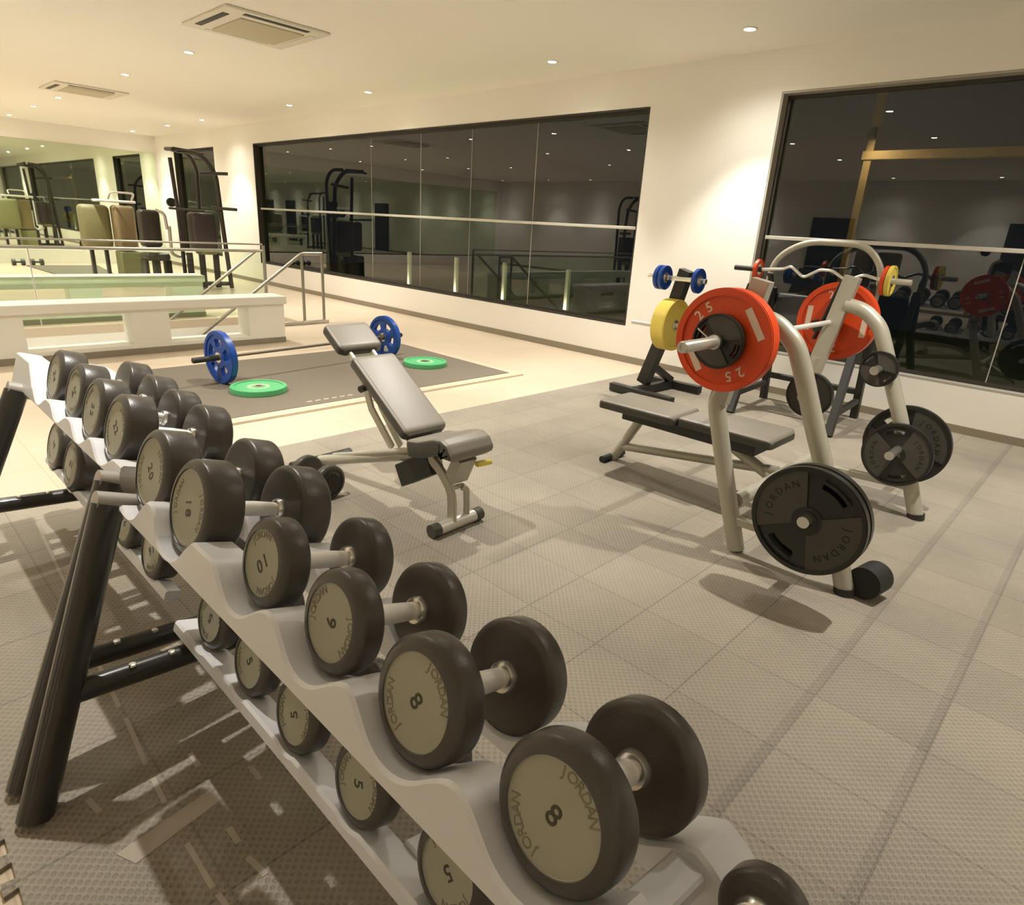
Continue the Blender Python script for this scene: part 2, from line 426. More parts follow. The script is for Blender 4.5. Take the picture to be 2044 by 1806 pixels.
# exterior ------------------------------------------------------------
tag(MB().box((X_W+WT+.05, -8, -.3), (16, 22, -.2)).build('lawn', 'lawn', smooth=0), 'dark green lawn outside the long window', 'lawn')
for i, yy in enumerate((9.72, 8.42, 7.27, 5.98)):
    labs = ['pale lit post on the lawn, farthest from the wall pillar', 'second farthest pale lit post on the lawn outside', 'pale lit post on the lawn, second nearest the wall pillar', 'pale lit post on the lawn nearest the white wall pillar']
    t = thing('garden_post', labs[i], 'post', (7.35, yy, -.2), 'lit posts outside the long window')
    MB().rbox((0, 0, .55), (.06, .06, 1.1), .006).build('post', 'white_panel', t)
    MB().lathe([(0, .05), (.03, .05), (.04, .035)], axis='Z', seg=20, T=Matrix.Translation((-.22, 0, 0))).build('lamp_body', 'dark_frame', t)
    MB().lathe([(.0405, .03), (.045, .0)], axis='Z', seg=16, T=Matrix.Translation((-.22, 0, 0))).build('lamp_lens', 'lamp', t)
    ld = bpy.data.lights.new('garden_spot', 'SPOT'); ld.energy = 230; ld.color = (1, .93, .7); ld.spot_size = math.radians(140); ld.spot_blend = .8; ld.shadow_soft_size = .03
    lo = bpy.data.objects.new('garden_spot', ld); COL.objects.link(lo); lo.parent = t; lo.location = (-.22, 0, .14)
    lo.rotation_euler = (Vector((.22, 0, .03))).to_track_quat('-Z', 'Y').to_euler()

mat('cedar', (.42, .27, .12), .6, var=.2, bscale=8)
t = thing('pergola', 'brown timber post and beam standing outside the right window', 'pergola', (8.3, 2.0, -.2)); of = (8.3, 2.0, -.2)
MB().bar([(8.3, 2.60, -.2), (8.3, 2.60, 3.4)], .08, .08).build('post', 'cedar', t, smooth=0, off=of)
MB().bar([(8.3, 2.66, 2.40), (8.3, -4.0, 2.40)], .09, .12).build('beam', 'cedar', t, smooth=0, off=of)
MB().bar([(8.3, -2.4, -.2), (8.3, -2.4, 3.4)], .13, .13).build('post', 'cedar', t, smooth=0, off=of)
MB().rbox((8.23, 2.60, 2.62), (.05, .09, .12), .01).build('lamp_body', 'dark_frame', t, off=of)  # made-up housing that goes with the added timber light
ld = bpy.data.lights.new('pergola_added_fill', 'SPOT'); ld.energy = 9; ld.color = (1, .80, .5); ld.spot_size = math.radians(140); ld.spot_blend = 1  # fill light put in so the timber shows, no such lamp known
lo = bpy.data.objects.new('pergola_added_fill', ld); COL.objects.link(lo); lo.parent = t; lo.location = (-.35, .6, 2.75); lo.rotation_euler = (Vector((.6, -.8, -1.0))).to_track_quat('-Z', 'Y').to_euler()
# ------------------------------------------------------------------ ceiling lights
def downlight(label, x, y):
    pass
proto = None
k = 0
for ix, x in enumerate(LIGHT_X):
    for iy, yy in enumerate(LIGHT_Y):
        if (ix == 2 and iy == 1) or (ix == 3 and iy in (1, 2)): continue
        rown = ['window wall row', 'second row from the windows', 'middle row', 'fourth row from the windows', 'unseen left wall row added for bounce'][ix]
        nn = ['first', 'second', 'third', 'fourth', 'fifth', 'sixth', 'seventh', 'eighth', 'ninth'][iy]
        lab = 'round ceiling downlight, %s along the %s' % (nn, rown)
        if proto is None:
            proto = thing('ceiling_downlight', lab, 'light', (x, yy, CEIL), 'recessed ceiling downlights')
            MB().lathe([(-.001, .046), (-.001, .066), (-.006, .063), (-.008, .048)], axis='Z', seg=28, cap=False).build('trim_ring', 'ac_white', proto)
            MB().lathe([(-.0015, .046), (-.008, .034), (-.011, .0)], axis='Z', seg=24).build('bulb', 'lamp', proto)
            o = proto
        else:
            o = dup(proto, lab)
        o.location = (x, yy, CEIL)
sd = bpy.data.lights.new('spot', 'SPOT'); sd.energy = SPOT_W; sd.color = WARM; sd.spot_size = math.radians(80); sd.spot_blend = .50; sd.shadow_soft_size = .022
fd = bpy.data.lights.new('flood', 'SPOT'); fd.energy = FLOOD_W; fd.color = WARM; fd.spot_size = math.radians(140); fd.spot_blend = 1.0; fd.shadow_soft_size = .03
for o in [q for q in bpy.data.objects if q.name.startswith('ceiling_downlight')]:
    for d_ in (sd, fd):
        l = bpy.data.objects.new(d_.name, d_); COL.objects.link(l); l.parent = o; l.location = (0, 0, -.016)

# air conditioning cassettes
def cassette(loc, label):
    t = thing('ceiling_air_conditioner', label, 'air conditioner', loc, 'ceiling cassette air conditioners')
    MB().rbox((0, 0, -.012), (1.0, 1.0, .024), .008).build('panel', 'ac_white', t)
    MB().rbox((0.03, 0.02, -.029), (.62, .62, .012), .004).build('intake_grille', 'ac_tan', t)
    for (cx_, cy_, sx_, sy_, d) in ((-.42, 0, .06, .62, 1), (0, -.42, .62, .06, 1), (.42, 0, .06, .62, 0), (0, .42, .62, .06, 0)):
        MB().rbox((cx_, cy_, -.0265), (sx_, sy_, .005), .002).build('air_slot' if d else 'louver_flap', 'black_satin' if d else 'ac_white', t)
    return t
cassette((3.29, 6.76, CEIL), 'square white ceiling air conditioner with dark slots, the nearer and larger one')
cassette((3.34, 12.85, CEIL), 'square white ceiling air conditioner farther away, nearer the mirror')

# =================================================================== PLATES (axis X)
def polar(mb, rs, nseg, hf, mf=lambda i, a: 0):
    H = {}
    for i in range(len(rs)-1):
        for j in range(nseg):
            a = (j+.5)*360/nseg; H[i, j] = hf(i, a)
    def P(r, j, x): a = 2*PI*j/nseg; return (x, r*math.cos(a), r*math.sin(a))
    for (i, j), h in H.items():
        if h <= 0: continue
        a = (j+.5)*360/nseg; mi = mf(i, a); r0, r1 = rs[i], rs[i+1]
        mb.add([P(r0, j, -h), P(r1, j, -h), P(r1, j+1, -h), P(r0, j+1, -h)], [(0, 1, 2, 3)], mi)
        mb.add([P(r0, j, h), P(r1, j, h), P(r1, j+1, h), P(r0, j+1, h)], [(3, 2, 1, 0)], mi)
        for (q, edge) in (((i+1, j), 'o'), ((i-1, j), 'i'), ((i, (j+1) % nseg), 'n'), ((i, (j-1) % nseg), 'p')):
            hn = H.get(q, 0)
            if hn >= h: continue
            if edge == 'o': A, B = (r1, j), (r1, j+1)
            elif edge == 'i': A, B = (r0, j), (r0, j+1)
            elif edge == 'n': A, B = (r0, j+1), (r1, j+1)
            else: A, B = (r0, j), (r1, j)
            if hn <= 0: mb.add([P(*A, -h), P(*B, -h), P(*B, h), P(*A, h)], [(0, 1, 2, 3)], mi)
            else:
                for s_ in (-1, 1): mb.add([P(*A, s_*hn), P(*B, s_*hn), P(*B, s_*h), P(*A, s_*h)], [(0, 1, 2, 3)], mi)
def angd(a, b): return abs((a-b+180) % 360-180)

def plate_black(name, label, R, T, group, ang0=35):
    t = thing(name, label, 'weight plate', (0, 0, 0), group)
    h = T/2; k = R/.225
    rs = [.026*k if R > .15 else .026, .040*k+.003, .060*k, .142*k, .150*k, .176*k, .188*k, .206*k, R-.004, R]
    def hf(i, a):
        wedge = min(angd(a, ang0), angd(a, ang0+180))
        if i <= 0: return h*.95
        if i == 1: return h*.7
        if i >= 8: return h*.85
        if i == 7: return h
        if wedge < 36 and 2 <= i <= 6:
            if i == 4 and wedge < 20: return 0
            if i == 5 and wedge < 20: return h*.95
            return h*.35
        return h*.78
    def mf(i, a):
        wedge = min(angd(a, ang0), angd(a, ang0+180))
        return 1 if (2 <= i <= 6 and wedge >= 36) else 0
    mb = MB(); polar(mb, rs, 72, hf, mf)
    if R > .12:
        for s_ in (-1, 1):
            put_text(mb, 'JORDAN', s_*h*.78, .155*k, 90-ang0 if s_ < 0 else 90+ang0, .040*k, 14, 2, side=s_)
            put_text(mb, 'JORDAN', s_*h*.78, .155*k, 270-ang0 if s_ < 0 else 270+ang0, .040*k, 14, 2, side=s_)
    mb.build('plate_body', ['plate_black', 'plate_face', 'black_dark'], t, smooth=30)
    return t
def plate_color(name, label, R, T, matn, group, marks=True, lightmat=None, holes=0):
    t = thing(name, label, 'weight plate', (0, 0, 0), group)
    h = T/2
    rs = [.026, .045, .058, R*.40, R*.70, R*.86, R-.008, R-.003, R]
    def hf(i, a):
        if i == 0: return h*.9
        if i == 1: return h*.75
        if i in (2, 3, 4): 
            if holes and i == 3 and (a % (360/holes)) < 360/holes*.62: return 0
            return h*.72
        if i == 7: return h*.82
        return h
    mb = MB(); polar(mb, rs, 80, hf, lambda i, a: 1 if (i == 0) else (2 if i == 2 and lightmat else 0))
    if marks:
        for s_ in (-1, 1):
            for a0 in (34, 214):
                a = math.radians(a0); c = Vector((math.cos(a), math.sin(a)))*R*.70; tv = Vector((-math.sin(a), math.cos(a))); nv = Vector((math.cos(a), math.sin(a)))
                q = [c+tv*sx*R*.32+nv*sy*R*.07 for sx, sy in ((-1, -1), (1, -1), (1, 1), (-1, 1))]
                x0, x1 = s_*h*.72, s_*(h*.72+.0012)
                mb.add([(x0, s_*p.x, p.y) for p in q]+[(x1, s_*p.x, p.y) for p in q], [(0, 1, 2, 3), (4, 5, 6, 7), (0, 1, 5, 4), (1, 2, 6, 5), (2, 3, 7, 6), (3, 0, 4, 7)], 3)
            put_text(mb, '25', s_*h*.72, R*.70, 134, .062, 21, 3, .0012, s_); put_text(mb, '25', s_*h*.72, R*.70, 300, .062, 21, 3, .0012, s_)
    mb.build('plate_body', [matn, 'chrome', lightmat or matn, 'print_white'], t, smooth=30)
    return t
def put(o, loc, rz=0, rx=0, ry=0, spin=0):
    o.rotation_mode = 'QUATERNION'
    q = Matrix.Rotation(rz, 4, 'Z') @ Matrix.Rotation(ry, 4, 'Y') @ Matrix.Rotation(rx, 4, 'X') @ Matrix.Rotation(spin, 4, 'X')
    o.rotation_quaternion = q.to_quaternion(); o.location = loc; return o

# =================================================================== DUMBBELLS (axis X, centre at origin)
def head_prof(R, T, s):
    # x measured from inner face (0) outwards (T); s = direction
    rr = min(.018, T*.35); pts = [(0, .018), (0, R*.62), (0.002, R*.80)]
    for k_ in range(5):
        a = PI/2*k_/4; pts.append((.002+rr*(1-math.cos(a))*.6, R-rr+rr*math.sin(a)))
    for k_ in range(1, 7):
        a = PI/2*k_/6; pts.append((T-rr+rr*math.sin(a), R-rr*1.3*(1-math.cos(a))))
    pts += [(T-.001, R*.815), (T-.006, R*.80), (T-.006, .0)]
    return pts
def dumbbell(label, R, T, H, num, group, ang=0):
    t = thing('dumbbell', label, 'dumbbell', (0, 0, 0), group)
    mb = MB(); mb.lathe([(-H/2+.012, .0165), (-H*.25, .0175), (0, .0185), (H*.25, .0175), (H/2-.012, .0165)], 0, seg=24)
    mb.build('handle', 'knurl', t)
    for s in (-1, 1):
        F = Matrix.Rotation(0 if s > 0 else PI, 4, 'Z')
        MB().lathe([(H/2-.014, .019), (H/2-.012, .024), (H/2-.004, .027), (H/2, .027)], 0, seg=28, T=F).build('collar', 'chrome', t)
        hp = MB().lathe([(H/2+x, r) for x, r in head_prof(R, T, s)], 0, seg=56, T=F).build('head', 'rubber', t)
        mb = MB(); xe = H/2+T-.006
        mb.lathe([(xe, R*.79), (xe+.003, R*.785), (xe+.003, R*.735), (xe+.002, R*.725), (xe+.002, 0)], 0, seg=56, T=F)
        x = s*(xe+.002)
        put_text(mb, num, x, 0, ang*s if s < 0 else -ang, .038, 0, 2, .0007, s)
        put_text(mb, 'JORDAN', x, R*.61, 66, .019, 13, 1, .0007, s); put_text(mb, 'JORDAN', x, R*.61, 232, .019, 13, 1, .0007, s)
        mb.build('end_plate', ['endplate', 'endplate_print', 'endplate_number'], hp, smooth=30)
    return t

TILT = math.radians(17)
U = Vector((math.cos(TILT), 0, -math.sin(TILT))); V = Vector((math.sin(TILT), 0, math.cos(TILT)))
SP = {}
def place_db(kind, face, label, group, spin=0):
    """face = centre of the left outer end face"""
    R, T, H, num = kind
    key = kind
    if key not in SP: SP[key] = o = dumbbell(label, R, T, H, num, group, 14)
    else: o = dup(SP[key], label, group)
    c = Vector(face) + U*(H/2+T)
    put(o, c, ry=TILT, spin=spin); o['label'] = label; o['group'] = group
    return o
K8 = (.0905, .052, .135, '8'); K8b = (.0925, .058, .135, '8'); K9 = (.0885, .055, .138, '9'); K10 = (.088, .062, .138, '10')
K18 = (.111, .088, .135, '18'); K20 = (.110, .092, .135, '20'); K22 = (.106, .092, .135, '22'); K24 = (.104, .095, .135, '24'); K6 = (.050, .05, .125, '2')
K5 = (.086, .055, .135, '5'); K16 = (.094, .075, .135, '16')
GA, GB, GL_, GLB = 'dumbbells on the upper shelf of the near rack', 'dumbbells on the upper shelf of the far rack', 'dumbbells on the lower shelf of the near rack', 'dumbbells on the lower shelf of the far rack'
up = [(K6, (.405, .118, .758), 'dumbbell cut off at the bottom edge of the photo, nearest on the upper shelf', 0),
      (K8, (.445, .321, .79), 'largest-looking dumbbell in front, its big grey disc marked 8', .1),
      (K8b, (.443, .573, .79), 'round rubber dumbbell marked 8, second fully visible one from the front', .3),
      (K9, (.453, .814, .79), 'round rubber dumbbell marked 9, third fully visible one from the front', 1.2),
      (K10, (.457, 1.067, .79), 'thinner dumbbell just in front of the two thick ones, grey disc end', 2.0),
      (K18, (.444, 1.40, .79), 'thick drum-headed dumbbell, the nearer of the two above the black leg', 1.0),
      (K20, (.452, 1.668, .79), 'thick drum-headed dumbbell, last on the near rack by the grey end bracket', .6)]
for kd, fc, lb, sp in up: place_db(kd, fc, lb, GA, sp)
up2 = [(K22, (.490, 2.087, .79), 'thick dumbbell nearest on the upper shelf of the far rack', .4),
       (K22, (.490, 2.330, .79), 'second dumbbell on the upper shelf of the far rack', 1.4),
       (K24, (.502, 2.600, .79), 'third dumbbell on the upper shelf of the far rack', 2.2),
       (K24, (.503, 2.880, .79), 'farthest dumbbell on the upper shelf of the far rack, by its end', .9)]
for kd, fc, lb, sp in up2: place_db(kd, fc, lb, GB, sp)
LZ = .39
low = [(K5, (.515, .575), 'dumbbell on the lower shelf cut off by the bottom edge of the photo'),
       (K5, (.505, .83), 'lower shelf dumbbell, second from the bottom edge of the photo'),
       (K5, (.505, 1.08), 'lower shelf dumbbell, third from the bottom edge of the photo'),
       (K5, (.512, 1.315), 'lower shelf dumbbell, fourth from the bottom edge of the photo'),
       (K5, (.515, 1.555), 'lower shelf dumbbell just right of the two black crossbars')]
for kd, (x, yy), lb in low: place_db(kd, (x, yy, LZ), lb, GL_, random.random()*6)
low2 = [(K16, (.525, 2.04), 'lower shelf dumbbell seen behind the black leg of the rack'), (K16, (.525, 2.31), 'lower dumbbell of the far rack just behind the grey end brackets'), (K18, (.525, 3.00), 'lower dumbbell of the far rack, second from its far end'), (K18, (.530, 3.31), 'farthest lower dumbbell of the far rack beside the black crossbar')]
for kd, (x, yy), lb in low2: place_db(kd, (x, yy, LZ), lb, GLB, random.random()*6)

# ------------------------------------------------------------------ racks
def rail(t, off, origin, slots, y0, y1, u0, u1, vb, name, vp=-.045):
    """scalloped rail: solid between u0..u1, bottom v=vb, top scalloped; slots = [(y,R)]"""
    mb = MB(); ys = []; N = int((y1-y0)/.006)
    top = []
    for i in range(N+1):
        y = y0+(y1-y0)*i/N; v = vp
        if y1 > 3 and vp > -.08 and y > slots[-1][0]+.12: v = vp+(.01-vp)*min(1, (y-slots[-1][0]-.12)/.10)
        for (ys_, R) in slots:
            d = abs(y-ys_)
            rc = R+.004; wv = .052; LL = .074
            if d < wv:
                v = min(v, -math.sqrt(rc*rc-d*d))
            elif d < wv+LL:
                e = (d-wv)/LL; v0 = -math.sqrt(rc*rc-wv*wv); m0 = wv/-v0*LL
                if v0 < vp and v <= vp: v = min(v, (2*e**3-3*e**2+1)*v0+(e**3-2*e**2+e)*m0+(3*e**2-2*e**3)*vp)
        top.append((y, v))
    def P(u, y, v): return Vector(origin)+U*u+V*v+Vector((0, y, 0))
    vs = []; fs = []
    for (y, v) in top: vs += [P(u0, y, vb), P(u0, y, v-.006), P(u0+.006, y, v), P(u1, y, v), P(u1, y, vb)]
    for i in range(len(top)-1):
        for j in range(5):
            a = i*5+j; b = i*5+(j+1) % 5; fs.append((a, b, b+5, a+5))
    fs.append((4, 3, 2, 1, 0)); n = len(top)-1; fs.append(tuple(n*5+j for j in range(5)))
    mb.add(vs, fs); mb.build(name, 'rack_grey', t, smooth=35, off=off)
def tray(t, off, x, z, slots, y0, y1, u0=-.030, vb=-.118, vp=-.045):
    org = (x, 0, z)
    rail(t, off, org, slots, y0, y1, u0, .055, vb, 'rear_rail', vp)
    rail(t, off, org, slots, y0, y1, .195, .300, -.118, 'front_rail')
    def P(u, y, v): return Vector(org)+U*u+V*v+Vector((0, y, 0))
    ss = sorted(s[0] for s in slots)
    mids = [(a+b)/2 for a, b in zip(ss, ss[1:])]
    for mm in mids:
        MB().bar([P(.056, mm, -.085), P(.204, mm, -.085)], .03, .05, up=V).build('cross_strut', 'rack_grey', t, smooth=0, off=off)
def leg_set(t, off, y, yt, xo=0, big=.044):
    foot = (.075, y, .002); top = (.375+xo, yt, .685)
    MB().tube([foot, top], big, seg=20, ry=big*.8).build('leg', 'black_gloss', t, off=off)
    MB().tube([(.345+xo, yt, .70), (.74+xo, yt-.01, .555)], .030, seg=16).build('shelf_bracket', 'rack_bracket', t, off=off)
    f = .30/.70; xl, yl = .075+.3*f, y+(yt-y)*f
    cb = MB().tube([(xl, yl, .25), (.80, yl+.01, .20)], .030, seg=16).build('crossbar', 'black_gloss', t, off=off)
    for q in (.45, .75):
        p = Vector((xl, yl, .255)).lerp(Vector((.53, yl+.01, .225)), q)
        MB().lathe([(-.002, .010), (.004, .009), (.006, 0)], seg=12, axis='Z', T=Matrix.Translation(p+Vector((-.006, -.012, .027)))).build('bolt', 'chrome', cb, off=off)
    MB().tube([(.78, yl, .19), (.80, yl, .002)], .03, seg=16).build('front_foot', 'black_gloss', t, off=off)
for (lab, org, slots_u, slots_l, y0, y1, xu, xl, yleg, ytop, xo) in (
    ('long grey two-tier dumbbell rack nearest the camera, slanted black leg', (.3, .7, 0), [(f[1], max(.085, k[0])) for k, f, *_ in up], [(f[1], k[0]) for k, f, _ in low]+[(.33, .09), (.09, .09)], -.55, 1.715, .447, .513, (1.58, -.35), (1.77, -.20), 0),
    ('far grey dumbbell rack behind the near one, ending at the left edge', (.35, 2.6, 0), [(f[1], k[0]) for k, f, *_ in up2], [(f[1], k[0]) for k, f, _ in low2]+[(2.65, .1)], 1.90, 3.33, .497, .527, (1.70, 3.02), (1.92, 3.15), .045)):
    t = thing('dumbbell_rack', lab, 'dumbbell rack', org, 'dumbbell racks')
    if y0 < 0: slots_u = slots_u+[(-.17, .085), (-.41, .085)]; slots_l = slots_l+[(-.15, .09), (-.39, .09)]
    tray(t, org, xu, .79, slots_u, y0, y1, vp=-.036 if y0 < 0 else -.066)
    tray(t, org, xl, LZ, slots_l, y0 if y0 < 0 else 1.90, y1 if y0 < 0 else 3.42, -.012 if y0 < 0 else .012, -.112, -.082)
    for a, b in zip(yleg, ytop): leg_set(t, org, a, b, xo)

# =================================================================== FLOOR MARKS
def flat(name, pts, z0, z1, matn, label, cat, group=None):
    n = len(pts); mb = MB().add([(a, b, z0) for a, b in pts]+[(a, b, z1) for a, b in pts], [list(range(n-1, -1, -1)), list(range(n, 2*n))]+[(i, (i+1) % n, n+(i+1) % n, n+i) for i in range(n)])
    return tag(mb.build(name, matn, smooth=0), label, cat, group)
flat('floor_tape', [(.185, 1.35), (.21, 1.295), (.415, 1.335), (.41, 1.385)], .0002, .0015, 'tape', 'wide pale tape strip stuck aslant on the dark floor beneath the rack', 'tape')
segs = [((.345, 2.10), (.335, 1.86)), ((.335, 1.80), (.32, 1.58)), ((.318, 1.52), (.314, 1.42)), ((.312, 1.27), (.312, 1.12)), ((.315, 1.10), (.322, .96))]
nm = ['farthest', 'second farthest', 'middle', 'second nearest', 'nearest']
for i, (a, b) in enumerate(segs):
    flat('floor_tape', [(a[0]-.006, a[1]), (b[0]-.006, b[1]), (b[0]+.006, b[1]), (a[0]+.006, a[1])], .0002, .0014, 'tape', 'thin pale tape line running beside the rack, %s length' % nm[i], 'tape', 'tape line beside the rack')
flat('floor_tape', [(.43, 3.4), (.42, 3.4), (.365, 2.35), (.375, 2.35)], .0002, .0014, 'tape', 'thin pale line on the floor left of the black rack legs', 'tape')
ds = [((.42, 1.54), (.42, 1.48)), ((.52, 1.39), (.52, 1.33)), ((.18, 1.56), (.19, 1.50)), ((.40, 1.245), (.40, 1.19)), ((.40, 1.14), (.41, 1.07))]
wh = ['upper left of the five', 'rightmost of the five', 'leftmost of the five', 'lower middle', 'lowest of the five']
for i, (a, b) in enumerate(ds):
    flat('floor_dash', [(a[0]-.007, a[1]), (b[0]-.007, b[1]), (b[0]+.007, b[1]), (a[0]+.007, a[1])], .0002, .0014, 'tape', 'short pale dash on the dark floor under the rack, %s' % wh[i], 'tape', 'pale dashes on the floor')

# lifting platform
t = thing('lifting_platform', 'flat lifting platform with dark mat and pale wooden border', 'platform', (3.1, 5.4, 0))
of = (3.1, 5.4, 0)
mb = MB(); mb.box((1.56, 4.36, -.0118), (4.76, 4.47, .006)); mb.box((1.56, 6.32, -.0118), (4.76, 6.43, .006)); mb.box((1.56, 4.47, -.0118), (1.63, 6.32, .006)); mb.box((4.66, 4.47, -.0118), (4.76, 6.32, .006))
mb.build('border', 'border_wood', t, smooth=0, off=of)
MB().box((1.63, 4.47, -.0118), (4.66, 6.32, .010)).build('mat', 'mat_black', t, smooth=0, off=of)
mb = MB()
for i in range(6): mb.box((2.44+i*.075, 4.56, .0101), (2.44+i*.075+.045, 4.575, .0112))
mb.build('printed_marks', 'tape_pale', t, smooth=0, off=of)

# =================================================================== barbell on the platform
A_, B_ = Vector((2.16, 5.49, .236)), Vector((3.99, 5.71, .236))
d = (B_-A_).normalized(); rz = math.atan2(d.y, d.x)
bb = thing('barbell', 'black barbell lying across the platform between two blue plates', 'barbell', (A_+B_)/2)
bb.rotation_euler = (0, 0, rz); hl = (B_-A_).length/2
MB().lathe([(-hl-.02, .0125), (hl+.02, .0125)], seg=16).build('shaft', 'worn_steel', bb)
for s in (-1, 1):
    MB().lathe([(s*(hl-.06), .035), (s*(hl-.045), .035)], seg=20).build('collar', 'worn_steel', bb)
    MB().lathe([(s*(hl-.04), .024), (s*(hl+.24), .024), (s*(hl+.245), .020)], seg=20).build('sleeve', 'black_satin', bb)
p1 = plate_color('weight_plate', 'blue weight plate standing upright on the near end of the floor barbell', .225, .055, 'plate_blue', 'blue bumper plates', False, None, 5)
put(p1, A_-d*.0, rz=rz)
p2 = dup(p1, 'blue weight plate standing on the floor, partly hidden by the bench head pad'); put(p2, B_, rz=rz, spin=.4)
p1.location.z = p2.location.z = .2355
g = plate_color('weight_plate', 'green weight plate lying flat on the mat beside the near blue plate', .225, .045, 'plate_green', 'green plates lying on the mat', False, 'plate_green_light')
put(g, (2.29, 5.09, .033), ry=PI/2)
g2 = dup(g, 'green weight plate lying flat on the mat right of the adjustable bench'); put(g2, (4.14, 5.20, .033), ry=PI/2)

# =================================================================== adjustable bench
BX = 1.90
t = thing('adjustable_bench', 'adjustable bench with raised grey padded back and silver frame', 'bench', (BX, 2.5, 0)); of = (BX, 2.5, 0)
def pad(pts, w_, thick, name, par, of, cx_):
    """pts (y,z) centre line of top surface; rounded pad swept along it"""
    pts = [Vector((cx_, a, b)) for a, b in pts]
    mb = MB(); rr = .022; sec = []
    hw = w_/2
    def corner(cx0, cz0, a0, r_, n=5): return [(cz0+r_*math.sin(math.radians(a0+90*i/n)), cx0+r_*math.cos(math.radians(a0+90*i/n))) for i in range(n+1)]
    sec = corner(hw-rr, -rr, 0, rr)+corner(-hw+rr, -rr, 90, rr)+corner(-hw+.008, -thick+.008, 180, .008, 2)+corner(hw-.008, -thick+.008, 270, .008, 2)
    n = len(pts); rings = []; L_ = sum((pts[i+1]-pts[i]).length for i in range(n-1))
    # resample ends with rounding: inset cross-section near the ends
    ext = []; acc = 0
    dense = []
    for i in range(n-1):
        m_ = max(2, int((pts[i+1]-pts[i]).length/.012))
        for k_ in range(m_): dense.append(pts[i].lerp(pts[i+1], k_/m_))
    dense.append(pts[-1])
    s_ = 0; vs = []; fs = []; N = len(dense)
    cum = [0]
    for i in range(N-1): cum.append(cum[-1]+(dense[i+1]-dense[i]).length)
    for i, p in enumerate(dense):
        dd = (dense[min(i+1, N-1)]-dense[max(i-1, 0)]).normalized(); nn = Vector((0, -dd.z, dd.y))
        if nn.z < 0: nn = -nn
        e = min(cum[i], cum[-1]-cum[i]); q = min(1, e/.03); f = math.sqrt(max(0, 1-(1-q)**2)); f = max(f, .0)
        wi = (hw-.03*(1-f))/hw; dz = .018*(1-f)
        for (z_, x_) in sec: 
            zz = z_-dz if z_ > -thick/2 else z_
            vs.append(p+Vector((x_*wi, 0, 0))+nn*zz)
    k_ = len(sec)
    for i in range(N-1):
        for j in range(k_): fs.append((i*k_+j, i*k_+(j+1) % k_, (i+1)*k_+(j+1) % k_, (i+1)*k_+j))
    fs.append(tuple(range(k_-1, -1, -1))); fs.append(tuple(range((N-1)*k_, N*k_)))
    mb.add(vs, fs)
    mb.m = []
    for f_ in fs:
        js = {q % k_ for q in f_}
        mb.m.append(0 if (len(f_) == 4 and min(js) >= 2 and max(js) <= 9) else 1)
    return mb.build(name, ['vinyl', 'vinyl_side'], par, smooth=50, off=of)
pad([(2.355, .455), (2.825, .755)], .27, .055, 'back_pad', t, of, BX)
pad([(2.915, .775), (3.085, .885)], .27, .055, 'head_pad', t, of, BX)
pad([(2.37, .425), (2.27, .445), (2.16, .487), (2.10, .497), (2.05, .480), (2.022, .44), (2.02, .40)], .28, .085, 'seat_pad', t, of, BX)
sp = MB()
for s in (-.07, .07):
    sp.bar([(BX+s, 2.37, .36), (BX+s, 2.46, .43), (BX+s, 3.03, .80)], .03, .02)
sp.build('back_frame', 'press_paint', t, smooth=0, off=of)
MB().tube(fillet([(BX-.005, 2.27, .30), (BX-.01, 2.50, .28), (1.80, 3.24, .05)], .06), .030, seg=16).build('main_beam', 'press_paint', t, off=of)
MB().tube([(BX-.04, 2.44, .33), (1.82, 3.12, .11)], .016, seg=12).build('upper_rod', 'press_paint', t, off=of)
mb = MB()
for s in (-.035, .035): mb.bar([(BX+s, 2.90, .685), (BX+s*.9, 2.80, .46), (BX+s*.8, 2.62, .29)], .05, .014)
mb.build('support_strut', 'press_paint', t, smooth=0, off=of)
mb = MB(); mb.bar(fillet([(BX-.03, 2.36, .36), (BX-.03, 2.22, .29), (BX-.03, 2.13, .20), (BX-.03, 2.125, .05)], .05), .055, .02); mb.bar(fillet([(BX+.035, 2.13, .21), (BX+.055, 2.12, .20), (BX+.065, 2.125, .05)], .03), .03, .02)
mb.bar([(BX-.03, 2.14, .215), (BX+.05, 2.14, .215)], .02, .02); mb.build('front_leg', 'press_paint', t, smooth=35, off=of)
mb = MB().tube([(BX-.12, 2.12, .034), (BX+.12, 2.13, .034)], .032, seg=18); fo = mb.build('foot_bar', 'rail_metal', t, off=of)
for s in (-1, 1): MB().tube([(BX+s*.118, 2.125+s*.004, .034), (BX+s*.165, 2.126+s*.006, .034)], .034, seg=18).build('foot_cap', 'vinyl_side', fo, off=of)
mb = MB().tube([(BX-.28, 3.25, .04), (BX+.12, 3.27, .04)], .034, seg=16); mb.build('rear_foot', 'black_satin', t, off=of)
MB().bar([(BX, 2.30, .30), (BX-.02, 2.52, .17)], .09, .12, up=Vector((1, 0, 0))).build('pivot_block', 'black_satin', t, smooth=0, off=of)
MB().bar([(BX+.02, 2.10, .38), (BX+.02, 2.16, .25)], .11, .06, up=Vector((1, 0, 0))).build('seat_bracket', 'press_paint', t, smooth=0, off=of)
MB().bar([(BX+.06, 2.06, .345), (BX+.14, 2.05, .345)], .022, .03).build('adjustment_knob', 'yellow_knob', t, smooth=0, off=of)
MB().tube([(BX-.15, 2.72, .60), (BX-.11, 2.73, .605)], .018, seg=12).build('side_knob', 'black_satin', t, off=of)

